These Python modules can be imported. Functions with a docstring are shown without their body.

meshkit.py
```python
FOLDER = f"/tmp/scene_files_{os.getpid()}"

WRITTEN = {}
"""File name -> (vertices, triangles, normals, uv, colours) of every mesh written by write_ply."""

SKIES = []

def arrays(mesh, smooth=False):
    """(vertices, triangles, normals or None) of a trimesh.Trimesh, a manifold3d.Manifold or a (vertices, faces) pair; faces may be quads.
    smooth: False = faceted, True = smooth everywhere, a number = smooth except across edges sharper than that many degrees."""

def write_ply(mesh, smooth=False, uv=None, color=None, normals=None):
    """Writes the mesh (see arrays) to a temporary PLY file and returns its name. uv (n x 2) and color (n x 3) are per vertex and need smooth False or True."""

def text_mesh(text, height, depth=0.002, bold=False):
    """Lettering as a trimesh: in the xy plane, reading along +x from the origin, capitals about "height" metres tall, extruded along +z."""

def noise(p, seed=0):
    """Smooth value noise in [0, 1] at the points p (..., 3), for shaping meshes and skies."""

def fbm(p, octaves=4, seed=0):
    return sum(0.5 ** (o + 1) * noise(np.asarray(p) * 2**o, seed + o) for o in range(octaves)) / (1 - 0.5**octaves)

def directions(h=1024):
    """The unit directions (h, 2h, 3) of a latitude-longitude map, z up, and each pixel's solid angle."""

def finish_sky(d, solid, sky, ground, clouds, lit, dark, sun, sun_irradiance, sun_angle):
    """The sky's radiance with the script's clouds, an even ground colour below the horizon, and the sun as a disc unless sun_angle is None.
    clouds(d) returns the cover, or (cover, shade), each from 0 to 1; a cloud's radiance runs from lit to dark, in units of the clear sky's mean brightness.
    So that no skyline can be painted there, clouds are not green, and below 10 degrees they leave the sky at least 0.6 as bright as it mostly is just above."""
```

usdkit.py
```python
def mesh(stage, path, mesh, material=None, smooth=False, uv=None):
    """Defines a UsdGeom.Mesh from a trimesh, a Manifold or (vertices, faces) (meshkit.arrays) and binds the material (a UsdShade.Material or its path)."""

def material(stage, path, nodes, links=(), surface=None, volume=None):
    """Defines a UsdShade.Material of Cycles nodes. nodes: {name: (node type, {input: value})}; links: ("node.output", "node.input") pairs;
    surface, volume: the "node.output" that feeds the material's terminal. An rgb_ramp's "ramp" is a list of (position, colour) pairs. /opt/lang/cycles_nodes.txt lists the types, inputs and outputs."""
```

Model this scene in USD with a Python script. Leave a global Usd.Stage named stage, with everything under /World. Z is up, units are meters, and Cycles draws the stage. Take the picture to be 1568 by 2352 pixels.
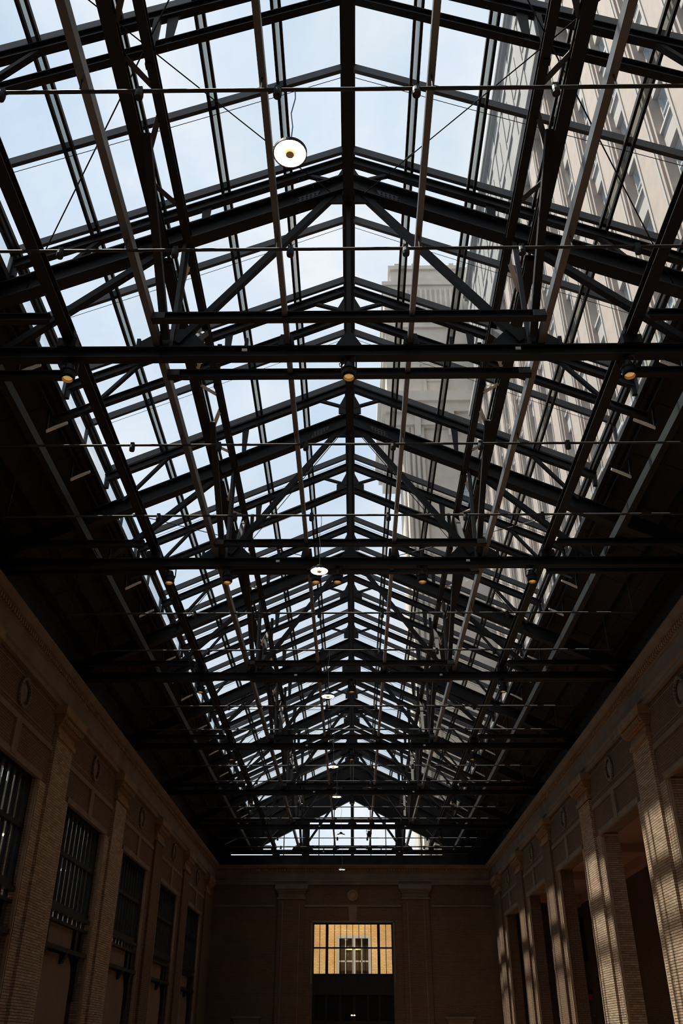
import math, random
import numpy as np, trimesh, usdkit
from pxr import Usd, UsdGeom, UsdLux, UsdShade, Gf

random.seed(7)
rng = np.random.default_rng(7)
stage = Usd.Stage.CreateInMemory()
UsdGeom.SetStageUpAxis(stage, UsdGeom.Tokens.z)
UsdGeom.SetStageMetersPerUnit(stage, 1.0)
UsdGeom.Xform.Define(stage, '/World')

# ---------------------------------------------------------------- camera
F_PX, PITCH, YAW, ROLL = 2004.2, math.radians(31.387), math.radians(.769), math.radians(.15)
CAM = np.array([.034, 0, 1.6])
cam = UsdGeom.Camera.Define(stage, '/World/camera')
cy, sy, cp, sp = math.cos(YAW), math.sin(YAW), math.cos(PITCH), math.sin(PITCH)
fw = np.array([-sy * cp, cy * cp, sp]); ri = np.array([cy, sy, 0]); up = np.cross(ri, fw)
r2 = ri * math.cos(ROLL) + up * math.sin(ROLL); u2 = -ri * math.sin(ROLL) + up * math.cos(ROLL)
cam.AddTransformOp().Set(Gf.Matrix4d(*r2, 0, *u2, 0, *(-fw), 0, *CAM, 1))
cam.CreateHorizontalApertureAttr(36.0)
cam.CreateFocalLengthAttr(36.0 * F_PX / 1568)
cam.CreateClippingRangeAttr((.05, 2000.0))
cam.CreateExposureAttr(0.0)

# ---------------------------------------------------------------- sky and sun
sky = UsdLux.DomeLight.Define(stage, '/World/sky')
sky_m = usdkit.material(stage, '/World/Looks/sky', {
    "tc": ("texture_coordinate", {}),
    "mp": ("mapping", {"scale": (1.0, 1.0, 1.3), "location": (.35, .2, .1)}),
    "n": ("noise_texture", {"scale": 3.2, "detail": 6, "roughness": .55, "distortion": .3}),
    "r": ("rgb_ramp", {"ramp": [(.36, (.66, .77, .92)), (.50, (.80, .86, .95)), (.62, (.95, .95, .975))]}),
    "b": ("background_shader", {"strength": 1.10})},
    [("tc.generated", "mp.vector"), ("mp.vector", "n.vector"), ("n.fac", "r.fac"), ("r.color", "b.color")], surface="b.background")
UsdShade.MaterialBindingAPI.Apply(sky.GetPrim()).Bind(sky_m)
sun = UsdLux.DistantLight.Define(stage, '/World/sun')
sun.CreateIntensityAttr(3.7); sun.CreateNormalizeAttr(True); sun.CreateAngleAttr(1.1); sun.CreateColorAttr((1.0, .93, .82))
TO_SUN = np.array([-.315, .015, .949]); TO_SUN /= np.linalg.norm(TO_SUN)
zx = np.cross([0, 1, 0], TO_SUN); zx /= np.linalg.norm(zx); zy = np.cross(TO_SUN, zx)
sun.AddTransformOp().Set(Gf.Matrix4d(*zx, 0, *zy, 0, *TO_SUN, 0, 0, 0, 40, 1))

# ---------------------------------------------------------------- materials
def noisy(name, a, b, scale=3.0, rough=.6, bump=0.0, bscale=40., metal=0., detail=4, spec=.5):
    n = {"g": ("geometry", {}), "n": ("noise_texture", {"scale": scale, "detail": detail}),
         "r": ("rgb_ramp", {"ramp": [(.35, a), (.65, b)]}),
         "p": ("principled_bsdf", {"roughness": rough, "metallic": metal, "specular_ior_level": spec})}
    l = [("g.position", "n.vector"), ("n.fac", "r.fac"), ("r.color", "p.base_color")]
    if bump:
        n["n2"] = ("noise_texture", {"scale": bscale, "detail": 3}); n["b"] = ("bump", {"strength": bump, "distance": .01})
        l += [("g.position", "n2.vector"), ("n2.fac", "b.height"), ("b.normal", "p.normal")]
    return usdkit.material(stage, '/World/Looks/' + name, n, l, surface="p.BSDF")

def brickmat(name, c1, c2, mortar, w=.24, h=.0677, m=.009, bump=.8, rough=.85):
    n = {"g": ("geometry", {}), "s": ("separate_xyz", {}), "u": ("math", {"math_type": "add"}), "c": ("combine_xyz", {}),
         "k": ("brick_texture", {"color1": c1, "color2": c2, "mortar": mortar, "scale": 1.0, "mortar_size": m, "mortar_smooth": .2, "brick_width": w, "row_height": h, "bias": 0.0}),
         "n": ("noise_texture", {"scale": .6, "detail": 5}), "mx": ("mix", {"mix_type": "multiply", "fac": .55}),
         "r": ("rgb_ramp", {"ramp": [(.3, (.62, .55, .5)), (.7, (1, 1, 1))]}),
         "i": ("invert", {}), "b": ("bump", {"strength": bump, "distance": .012}), "p": ("principled_bsdf", {"roughness": rough, "specular_ior_level": .2})}
    l = [("g.position", "s.vector"), ("s.x", "u.value1"), ("s.y", "u.value2"), ("u.value", "c.x"), ("s.z", "c.y"), ("c.vector", "k.vector"),
         ("g.position", "n.vector"), ("n.fac", "r.fac"), ("k.color", "mx.color1"), ("r.color", "mx.color2"), ("mx.color", "p.base_color"),
         ("k.fac", "i.color"), ("i.color", "b.height"), ("b.normal", "p.normal")]
    return usdkit.material(stage, '/World/Looks/' + name, n, l, surface="p.BSDF")

def emit(name, col, s):
    return usdkit.material(stage, '/World/Looks/' + name, {"e": ("emission", {"color": col, "strength": s})}, [], surface="e.emission")

def pane(name, tint, f0=.02, f90=.55, rough=.02):      # thin sheet: both faces reflect alike, by the angle of view
    return usdkit.material(stage, '/World/Looks/' + name, {
        "t": ("transparent_bsdf", {"color": tint}), "g": ("glossy_bsdf", {"color": (.9, .95, .95), "roughness": rough}), "w": ("layer_weight", {"blend": .5}),
        "p": ("math", {"math_type": "power", "value2": 5.0}), "a": ("math", {"math_type": "multiply_add", "value2": f90, "value3": f0}), "m": ("mix_closure", {})},
        [("w.facing", "p.value1"), ("p.value", "a.value1"), ("a.value", "m.fac"), ("t.BSDF", "m.closure1"), ("g.BSDF", "m.closure2")], surface="m.closure")

M = dict(
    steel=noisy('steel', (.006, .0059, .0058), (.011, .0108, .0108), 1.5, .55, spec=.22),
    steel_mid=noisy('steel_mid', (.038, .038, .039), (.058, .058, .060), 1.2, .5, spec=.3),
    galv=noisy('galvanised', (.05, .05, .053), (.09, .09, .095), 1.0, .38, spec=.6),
    pale=noisy('sunlit_tone_steel', (.66, .62, .55), (.78, .74, .67), 3., .5),  # light tone imitates sun falling on the lacing and kerb struts
    cover=pane('purlin_strip', (.58, .59, .57), .01, .1, .4),
    pipe=noisy('pipe_paint', (.012, .012, .012), (.02, .02, .02), 4., .7),
    iron=noisy('window_iron', (.007, .007, .007), (.012, .012, .012), 4., .55, spec=.2),
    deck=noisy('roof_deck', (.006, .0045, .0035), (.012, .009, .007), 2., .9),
    stone=noisy('limestone', (.115, .083, .055), (.16, .118, .08), 1.3, .85, .15, 30.),
    stone2=noisy('terracotta_trim', (.17, .095, .042), (.22, .13, .06), 2.3, .8, .15, 30.),
    plaster=noisy('plaster', (.13, .085, .055), (.155, .105, .068), .8, .9),
    mortar=noisy('mortar', (.055, .038, .024), (.075, .053, .034), 6., .95),
    pinkceil=noisy('arcade_ceiling', (.3, .15, .095), (.35, .18, .115), .7, .9),
    floor=noisy('stone_floor', (.112, .058, .028), (.138, .074, .037), .7, .6),
    tower=noisy('tower_brick', (.262, .212, .178), (.29, .238, .20), 1.5, .9, .2, 8.),
    tower_grey=noisy('tower_stone', (.175, .165, .158), (.205, .195, .187), .5, .9, .2, 2.),
    tower_trim=noisy('tower_trim', (.26, .24, .22), (.29, .27, .25), 1., .9),
    tower_white=noisy('tower_sash', (.34, .325, .31), (.38, .365, .35), 1., .7),
    wing=noisy('wing_stone', (.40, .355, .295), (.48, .425, .36), .35, .9, .2, 1.5),
    black=noisy('black_body', (.007, .007, .007), (.012, .012, .012), 5., .5, spec=.25),
    cable=noisy('cable', (.25, .25, .25), (.3, .3, .3), 5., .5),
    grey_tag=noisy('tag', (.6, .6, .6), (.7, .7, .7), 5., .5),
    red=noisy('red_box', (.4, .03, .02), (.5, .04, .03), 5., .5),
    dark_glass=usdkit.material(stage, '/World/Looks/dark_glass', {"p": ("principled_bsdf", {"base_color": (.006, .007, .008), "roughness": .06, "specular_ior_level": .6})}, [], surface="p.BSDF"),
    tower_glass=usdkit.material(stage, '/World/Looks/tower_glass', {"p": ("principled_bsdf", {"base_color": (.5, .58, .66), "roughness": .08, "metallic": .75})}, [], surface="p.BSDF"),
    glass=pane('skylight_glass', (.93, .955, .965)), glass2=pane('skylight_glass_soft', (.90, .935, .945)),
    glass_clear=pane('window_glass', (.93, .94, .92)), glass_old=pane('old_window_glass', (.8, .84, .82), .10, .6, .04),
    lamp_ring=emit('lamp_ring', (1.0, .78, .5), 26.), lamp_amber=emit('lamp_amber', (1.0, .55, .15), 5.),
    spot_lens=emit('spot_lens', (1.0, .58, .2), .45), tube=emit('office_tube', (1.0, .75, .2), 3.),
    hub=noisy('lamp_hub', (.5, .38, .25), (.55, .42, .28), 5., .5),
    lens_rim=noisy('lens_rim', (.5, .3, .1), (.6, .38, .14), 5., .25, metal=1.),
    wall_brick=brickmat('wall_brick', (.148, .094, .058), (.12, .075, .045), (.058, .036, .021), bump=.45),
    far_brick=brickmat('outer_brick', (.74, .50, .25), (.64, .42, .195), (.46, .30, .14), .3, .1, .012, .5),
)
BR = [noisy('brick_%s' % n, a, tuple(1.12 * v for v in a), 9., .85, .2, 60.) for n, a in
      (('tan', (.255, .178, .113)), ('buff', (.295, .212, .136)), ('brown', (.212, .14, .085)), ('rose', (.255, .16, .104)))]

# ---------------------------------------------------------------- helpers
used, LOC = {}, {}
def numbered(parent, name):
    k = (parent, name); n = used.get(k, 0); used[k] = n + 1
    return name if n == 0 else '%s_%03d' % (name, n)

def tag(prim, label=None, cat=None, group=None, kind=None):
    for k, v in (('label', label), ('category', cat), ('group', group), ('kind', kind)):
        if v: prim.SetCustomDataByKey(k, v)
    return prim

def thing(name, label, cat, loc=(0, 0, 0), group=None, kind=None, rotz=0):
    path = '/World/' + numbered('/World', name)
    x = UsdGeom.Xform.Define(stage, path); x.AddTranslateOp().Set(Gf.Vec3d(*map(float, loc)))
    if rotz: x.AddRotateZOp().Set(rotz)
    LOC[path] = np.array(loc, float)
    return tag(x.GetPrim(), label, cat, group, kind)

def copy_of(src, name, label, loc, group=None, rotz=0):
    d = src.GetCustomData()
    p = thing(name, label, d['category'], loc, group or d.get('group'), None, rotz)
    p.GetReferences().AddInternalReference(src.GetPath()); p.SetInstanceable(True)
    return p

def norm(v):
    v = np.asarray(v, float); return v / np.linalg.norm(v)

class MB:
    def __init__(s): s.v, s.f, s.n = [], [], 0
    def add(s, v, f):
        v = np.asarray(v, float); s.v.append(v); s.f.append(np.asarray(f, int) + s.n); s.n += len(v); return s
    def box(s, lo, hi):
        lo, hi = np.minimum(lo, hi), np.maximum(lo, hi)
        return s.prism([(lo[0], lo[1]), (hi[0], lo[1]), (hi[0], hi[1]), (lo[0], hi[1])], lo[2], hi[2])
    def prism(s, poly, z0, z1):        # polygon in xy (convex, ccw) extruded in z
        return s.sweep(np.array([(x, y, z0) for x, y in poly], float), (0, 0, z1 - z0))
    def sweep(s, ring, vec):           # planar convex-or-not ring extruded by vec (fan caps by earcut)
        ring = np.asarray(ring, float); n = len(ring)
        v = np.vstack([ring, ring + np.asarray(vec, float)])
        nrm = np.zeros(3)
        for i in range(n): nrm += np.cross(ring[i], ring[(i + 1) % n])
        if nrm @ np.asarray(vec, float) < 0: v = np.vstack([v[:n][::-1], v[n:][::-1]])
        q = [(i, (i + 1) % n, (i + 1) % n + n, i + n) for i in range(n)]
        f = [(a, b, c) for a, b, c, d in q] + [(a, c, d) for a, b, c, d in q]
        ax = int(np.argmax(np.abs(nrm))); keep = [k for k in range(3) if k != ax]
        tri = earclip(v[:n][:, keep])
        e1, e2 = v[tri[0][1]] - v[tri[0][0]], v[tri[0][2]] - v[tri[0][0]]
        flip = np.cross(e1, e2) @ np.asarray(vec, float) > 0
        for a, b, c in tri:
            f += [(a, c, b), (a + n, b + n, c + n)] if flip else [(a, b, c), (a + n, c + n, b + n)]
        return s.add(v, f)
    def frame(s, p0, p1, upv):
        d = norm(np.subtract(p1, p0)); w = norm(np.cross(d, upv)); return d, w, np.cross(w, d)
    def bar(s, p0, p1, w, h, upv=(0, 0, 1)):
        p0, p1 = np.asarray(p0, float), np.asarray(p1, float); d, a, b = s.frame(p0, p1, upv)
        return s.sweep([p0 + a * x + b * y for x, y in ((-w/2, -h/2), (w/2, -h/2), (w/2, h/2), (-w/2, h/2))], p1 - p0)
    def ibeam(s, p0, p1, w, h, tf=.02, tw=.015, upv=(0, 0, 1)):
        p0, p1 = np.asarray(p0, float), np.asarray(p1, float); d, a, b = s.frame(p0, p1, upv)
        o = [(-w/2, -h/2), (w/2, -h/2), (w/2, -h/2+tf), (tw/2, -h/2+tf), (tw/2, h/2-tf), (w/2, h/2-tf), (w/2, h/2), (-w/2, h/2), (-w/2, h/2-tf), (-tw/2, h/2-tf), (-tw/2, -h/2+tf), (-w/2, -h/2+tf)]
        return s.sweep([p0 + a * x + b * y for x, y in o], p1 - p0)
    def angle(s, p0, p1, w, t=.012, upv=(0, 0, 1)):
        p0, p1 = np.asarray(p0, float), np.asarray(p1, float); d, a, b = s.frame(p0, p1, upv)
        return s.sweep([p0 + a * x + b * y for x, y in ((0, 0), (w, 0), (w, t), (t, t), (t, w), (0, w))], p1 - p0)
    def tube(s, pts, r, n=8):
        pts = np.asarray(pts, float); t = np.gradient(pts, axis=0); t /= np.linalg.norm(t, axis=1, keepdims=True)
        ref = np.array([0, 0, 1.]) if abs(t[0][2]) < .9 else np.array([1., 0, 0])
        a = np.cross(t, ref); a /= np.linalg.norm(a, axis=1, keepdims=True); b = np.cross(t, a)
        an = np.arange(n) * 2 * math.pi / n
        v = (pts[:, None] + r * (np.cos(an)[None, :, None] * a[:, None] + np.sin(an)[None, :, None] * b[:, None])).reshape(-1, 3)
        f = []
        for i in range(len(pts) - 1):
            for j in range(n):
                k = (j + 1) % n; A, B, C, D = i*n+j, i*n+k, (i+1)*n+k, (i+1)*n+j
                f += [(A, C, B), (A, D, C)]
        e = (len(pts) - 1) * n
        for j in range(1, n - 1): f += [(0, j, j + 1), (e, e + j + 1, e + j)]
        return s.add(v, f)
    def lathe(s, prof, c=(0, 0, 0), n=20, axis='z', caps=True):     # prof: (r, h)
        an = np.arange(n) * 2 * math.pi / n; v = []
        for r, h in prof:
            for q in an: v.append((r * math.cos(q), r * math.sin(q), h))
        f = []
        for i in range(len(prof) - 1):
            for j in range(n):
                k = (j + 1) % n; A, B, C, D = i*n+j, i*n+k, (i+1)*n+k, (i+1)*n+j
                f += [(A, B, C), (A, C, D)]
        e = (len(prof) - 1) * n
        for j in range(1, n - 1 if caps else 1): f += [(0, j + 1, j), (e, e + j, e + j + 1)]
        v = np.array(v)
        if axis == 'x': v = v[:, [2, 0, 1]]
        if axis == 'y': v = v[:, [1, 2, 0]]
        return s.add(v + np.asarray(c, float), f)
    def build(s, name, mat, parent=None, label=None, cat=None, group=None, kind=None, smooth=False, loc=None):
        pp = parent.GetPath().pathString if parent is not None else '/World'
        path = pp + '/' + numbered(pp, name)
        base = LOC.get(pp, np.zeros(3)); LOC[path] = base
        m = usdkit.mesh(stage, path, (np.vstack(s.v) - base, np.vstack(s.f)), mat, smooth=smooth)
        return tag(m.GetPrim(), label, cat, group, kind)

def earclip(p):
    p = np.asarray(p, float); n = len(p)
    if n == 4 or n == 3:
        return [(0, i, i + 1) for i in range(1, n - 1)]
    area = sum(p[i][0] * p[(i+1) % n][1] - p[(i+1) % n][0] * p[i][1] for i in range(n)); sg = 1 if area > 0 else -1
    idx, out, guard = list(range(n)), [], 0
    cr = lambda a, b, c: sg * ((b[0]-a[0]) * (c[1]-a[1]) - (b[1]-a[1]) * (c[0]-a[0]))
    while len(idx) > 3 and guard < 5000:
        guard += 1
        for k in range(len(idx)):
            i, j, l = idx[k-1], idx[k], idx[(k+1) % len(idx)]
            if cr(p[i], p[j], p[l]) <= 1e-14: continue
            if any(cr(p[i], p[j], p[q]) >= -1e-14 and cr(p[j], p[l], p[q]) >= -1e-14 and cr(p[l], p[i], p[q]) >= -1e-14 for q in idx if q not in (i, j, l)): continue
            out.append((i, j, l)); idx.pop(k); break
        else:
            idx.pop(0)
    out.append(tuple(idx))
    return out

ORD = ['first', 'second', 'third', 'fourth', 'fifth', 'sixth', 'seventh', 'eighth', 'ninth', 'tenth', 'eleventh', 'twelfth', 'thirteenth', 'fourteenth', 'fifteenth', 'sixteenth', 'seventeenth', 'eighteenth']
SIDE = {-1: 'left', 1: 'right'}
truss_name = lambda i: '%s tie beam' % ORD[i-1] if i else 'overhead truss'
bay_name = lambda i: 'between the %s and %s tie beams' % (ORD[i-1], ORD[i]) if i else 'in front of the first tie beam'

# ---------------------------------------------------------------- main dimensions (metres)
TY = [3.70, 11.23, 18.77, 26.42, 34.06, 41.42, 48.93, 56.15]     # trusses
NEAR, FAR = -6.0, 57.5                                            # inner faces of the end walls
XM, XS, XB = 8.40, 8.50, 9.10                                     # pilaster face, wall face, wall back
PY = [25.35 + 7.35 * k for k in range(-4, 5)]                     # pilaster centres
SL = .47                                                          # roof slope
zg = lambda x: 17.35 - SL * abs(x)
zs = lambda x: 17.00 - SL * abs(x)
zh = lambda x: 15.93 - SL * abs(x)
zl = lambda x: 16.15 - SL * abs(x)
XE, ZT = 6.25, 11.60
mids = [(TY[i] + TY[i + 1]) / 2 for i in range(len(TY) - 1)]
quarters = [9.68, 11.44, 13.22, 15.01, 16.82, 18.80, 20.60, 22.39, 24.26, 26.17]
GB = [quarters[0] - 1.88 * k for k in range(6, 0, -1)] + quarters + [26.17 + 1.9 * k for k in range(1, 17)]
GB = [y for y in GB if y < FAR - .2] + [FAR - .02]

# ================================================================ SETTING
MB().box((-XB, NEAR, -.2), (14, FAR, 0)).build('floor', M['floor'], kind='structure')

def wall_side(s):
    w = thing('wall_%s' % SIDE[s], None, None, kind='structure')
    b = MB(); ys = [NEAR] + PY + [FAR]
    for y in PY: b.box((s*XS, y-1.4, 0), (s*XB, y+1.4, 7.8))
    b.box((s*XS, PY[-1]+1.4, 0), (s*XB, FAR+.6, 7.8)); b.box((s*XS, NEAR, 0), (s*XB, NEAR+.6, 7.8))
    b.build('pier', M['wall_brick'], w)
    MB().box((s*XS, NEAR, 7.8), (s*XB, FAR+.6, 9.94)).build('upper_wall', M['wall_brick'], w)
    e = MB()
    prof = [(XS, 9.94), (XM, 9.94), (XM, 10.08), (XM-.05, 10.12), (XM-.05, 10.2), (XM+.02, 10.24), (XM+.02, 10.66), (XM-.02, 10.7), (XM-.02, 10.84), (XM-.14, 10.86), (XM-.2, 10.92), (XM-.25, 11.0), (XM-.25, 11.04), (XB, 11.04), (XB, 9.94)]
    e.sweep([(s*x, NEAR, z) for x, z in prof], (0, FAR+.6-NEAR, 0)).build('entablature', M['stone'], w)
    for y in np.arange(14.0, FAR-.2, .16):
        if y < 33.6: MB().box((s*(XM-.09), y, 10.72), (s*(XM-.02), y+.09, 10.84)).build('dentil', M['stone2'], w)
    d = MB()
    for y in np.arange(33.68, FAR-.2, .16): d.box((s*(XM-.09), y, 10.72), (s*(XM-.02), y+.09, 10.84))
    d.build('dentil_run', M['stone2'], w, kind='stuff')
    MB().box((s*8.9, NEAR, 11.04), (s*XB, FAR+.6, 12.55)).build('parapet', M['deck'], w)
    for i in range(3, len(PY)-1):
        c = (PY[i]+PY[i+1])/2; a0, a1 = PY[i]+1.4, PY[i+1]-1.4
        MB().box((s*(XS-.035), a0-.55, 8.66), (s*XS, a1+.55, 8.80)).build('belt_course', M['stone'], w)
        MB().sweep([(s*(XS-.06), c-.2, 7.8), (s*(XS-.06), c+.2, 7.8), (s*(XS-.06), c+.2, 8.66), (s*(XS-.06), c-.2, 8.66)], (s*.07, 0, 0)).build('keystone', M['stone'], w)
        MB().box((s*(XS-.04), a0-.12, 7.74), (s*(XS+.06), a1+.12, 7.9)).build('lintel_band', M['stone'], w)
        m = MB()
        for a in np.arange(24) * math.pi / 12:
            m.lathe([(.001, -.05), (.05, -.02), (.05, .03), (.001, .05)], (s*(XS-.05), c+.36*math.cos(a), 9.37+.36*math.sin(a)), 6, 'x')
        ring = [(0.22 + .03*math.cos(t), .03*math.sin(t)) for t in np.linspace(0, 2*math.pi, 9)]
        m.lathe([(.001, -.06 if s > 0 else .06), (.22, -.03 if s > 0 else .03), (.24, 0)] if s > 0 else [(.24, 0), (.22, .03), (.001, .06)], (s*XS, c, 9.37), 24, 'x')
        m.build('wreath', M['stone'], w)
        f = MB()
        for z in (8.96, 9.76): f.box((s*(XS-.012), a0-.5, z), (s*XS, a1+.5, z+.03))
        f.build('frieze_line', M['stone'], w)
    return w

WL, WR = wall_side(-1), wall_side(1)

# far wall -------------------------------------------------------
wf = thing('wall_far', None, None, kind='structure')
b = MB()
b.box((-9.1, FAR, 0), (-2.37, FAR+.6, 9.94)); b.box((2.37, FAR, 0), (9.1, FAR+.6, 9.94)); b.box((-2.37, FAR, 7.85), (2.37, FAR+.6, 9.94))
b.build('brick_face', M['wall_brick'], wf)
prof = [(0, 9.94), (-.1, 9.94), (-.1, 10.08), (-.15, 10.12), (-.15, 10.2), (-.08, 10.24), (-.08, 10.66), (-.12, 10.7), (-.12, 10.84), (-.24, 10.86), (-.3, 10.92), (-.35, 11.0), (-.35, 11.04), (.6, 11.04), (.6, 9.94)]
MB().sweep([(-XM, FAR+y, z) for y, z in prof], (2*XM, 0, 0)).build('entablature', M['stone'], wf)
d = MB()
for x in np.arange(-8.2, 8.2, .16): d.box((x, FAR-.19, 10.72), (x+.09, FAR-.12, 10.84))
d.build('dentil_run', M['stone2'], wf, kind='stuff')
for x in (-3.72, 3.80):
    MB().box((x-.8, FAR-.1, 0), (x+.8, FAR, 9.12)).build('pilaster', M['wall_brick'], wf)
    c = MB()
    for z0, z1, o, p in ((9.12, 9.22, .06, .06), (9.45, 9.52, .05, .05), (9.52, 9.6, .1, .1), (9.6, 9.68, .15, .15), (9.68, 9.94, .2, .2)):
        c.box((x-.8-o, FAR-.1-p, z0), (x+.8+o, FAR, z1))
    c.box((x-.8, FAR-.1, 9.2), (x+.8, FAR, 9.46)); c.build('capital', M['stone'], wf)
    for q in (-.5, .5): MB().box((x+q-.02, FAR-.115, .5), (x+q+.02, FAR-.1, 9.0)).build('pilaster_line', M['stone'], wf)
MB().box((-2.9, FAR-.05, 8.7), (2.95, FAR, 8.8)).build('belt_course', M['stone'], wf)
for q in (-1, 1): MB().box((q*4.75, FAR-.05, 8.7), (q*8.4, FAR, 8.8)).build('belt_course', M['stone'], wf)
MB().sweep([(-.2, FAR-.06, 7.85), (.2, FAR-.06, 7.85), (.27, FAR-.06, 8.7), (-.27, FAR-.06, 8.7)], (0, .07, 0)).build('keystone', M['stone'], wf)
m = MB(); m.lathe([(.32, 0), (.32, .05), (.22, .06), (.2, .03), (.001, .06)], (0, 0, 0), 28, 'y')
m.v = [v * np.array([1, -1, 1]) + np.array([0, FAR, 9.34]) for v in m.v]; m.f = [f[:, ::-1] for f in m.f]
m.build('wreath', M['stone2'], wf)
f = MB(); f.box((-2.5, FAR-.05, 7.85), (2.5, FAR, 7.93)); f.box((-2.5, FAR-.05, 4.6), (-2.42, FAR, 7.9)); f.box((2.42, FAR-.05, 4.6), (2.5, FAR, 7.9))
f.build('opening_moulding', M['stone'], wf)
for q in (-1, 1):
    f = MB(); f.box((q*6.1-.85, FAR-.14, 2.85), (q*6.1+.85, FAR, 2.97)); f.box((q*6.1-.75, FAR-.09, 2.72), (q*6.1+.75, FAR, 2.85)); f.box((q*6.1-.7, FAR-.06, 0), (q*6.1+.7, FAR, 2.72))
    f.build('door_surround', M['stone'], wf)

# near wall (behind the camera)
MB().box((-XB, NEAR-.4, 0), (XB, NEAR, 17.6)).build('wall_near', M['wall_brick'], kind='structure')

# solid roof slopes
DY0, DY1 = NEAR, FAR + .6
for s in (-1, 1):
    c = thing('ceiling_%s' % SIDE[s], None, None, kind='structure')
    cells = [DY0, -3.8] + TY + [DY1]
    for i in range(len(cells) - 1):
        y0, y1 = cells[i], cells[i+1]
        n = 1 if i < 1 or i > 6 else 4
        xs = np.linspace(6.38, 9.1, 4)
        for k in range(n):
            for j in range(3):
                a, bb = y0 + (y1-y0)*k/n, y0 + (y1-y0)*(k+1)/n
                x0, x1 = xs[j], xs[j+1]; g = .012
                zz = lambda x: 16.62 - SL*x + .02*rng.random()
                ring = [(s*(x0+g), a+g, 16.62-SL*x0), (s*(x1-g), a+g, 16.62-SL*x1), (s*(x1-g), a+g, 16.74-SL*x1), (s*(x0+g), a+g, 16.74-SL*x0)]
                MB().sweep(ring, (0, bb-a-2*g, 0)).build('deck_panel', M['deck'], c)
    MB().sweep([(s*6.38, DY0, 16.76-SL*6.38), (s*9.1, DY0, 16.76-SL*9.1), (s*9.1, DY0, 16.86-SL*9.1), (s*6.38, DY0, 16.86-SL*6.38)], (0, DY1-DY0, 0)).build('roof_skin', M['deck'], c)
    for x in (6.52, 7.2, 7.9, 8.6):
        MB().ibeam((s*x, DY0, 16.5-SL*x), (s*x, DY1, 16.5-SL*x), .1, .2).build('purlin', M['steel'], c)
# solid roof behind the skylight's start
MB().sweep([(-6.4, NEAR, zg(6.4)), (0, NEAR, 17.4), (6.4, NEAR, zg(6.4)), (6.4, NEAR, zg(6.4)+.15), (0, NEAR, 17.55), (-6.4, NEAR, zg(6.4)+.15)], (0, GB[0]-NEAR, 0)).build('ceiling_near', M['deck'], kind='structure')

# arcade beyond the right-hand openings
wa = thing('wall_arcade', None, None, kind='structure')
MB().box((13.5, NEAR, 0), (13.7, 68, 10)).build('brick_face', M['wall_brick'], wa)
for y in PY: MB().box((13.3, y-.7, 0), (13.5, y+.7, 8.6)).build('pilaster', M['wall_brick'], wa)
MB().box((9.1, FAR+.6, 0), (13.5, FAR+.8, 10)).build('end_face', M['wall_brick'], wa)
ca = thing('ceiling_arcade', None, None, kind='structure')
MB().box((9.1, NEAR, 9.0), (13.5, FAR+.6, 9.2)).build('plaster_soffit', M['pinkceil'], ca)
for y in PY: MB().box((9.1, y-.5, 8.65), (13.5, y+.5, 9.0)).build('cross_rib', M['pinkceil'], ca)
MB().box((13.1, NEAR, 8.6), (13.5, FAR, 9.0)).build('cove', M['pinkceil'], ca)
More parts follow.
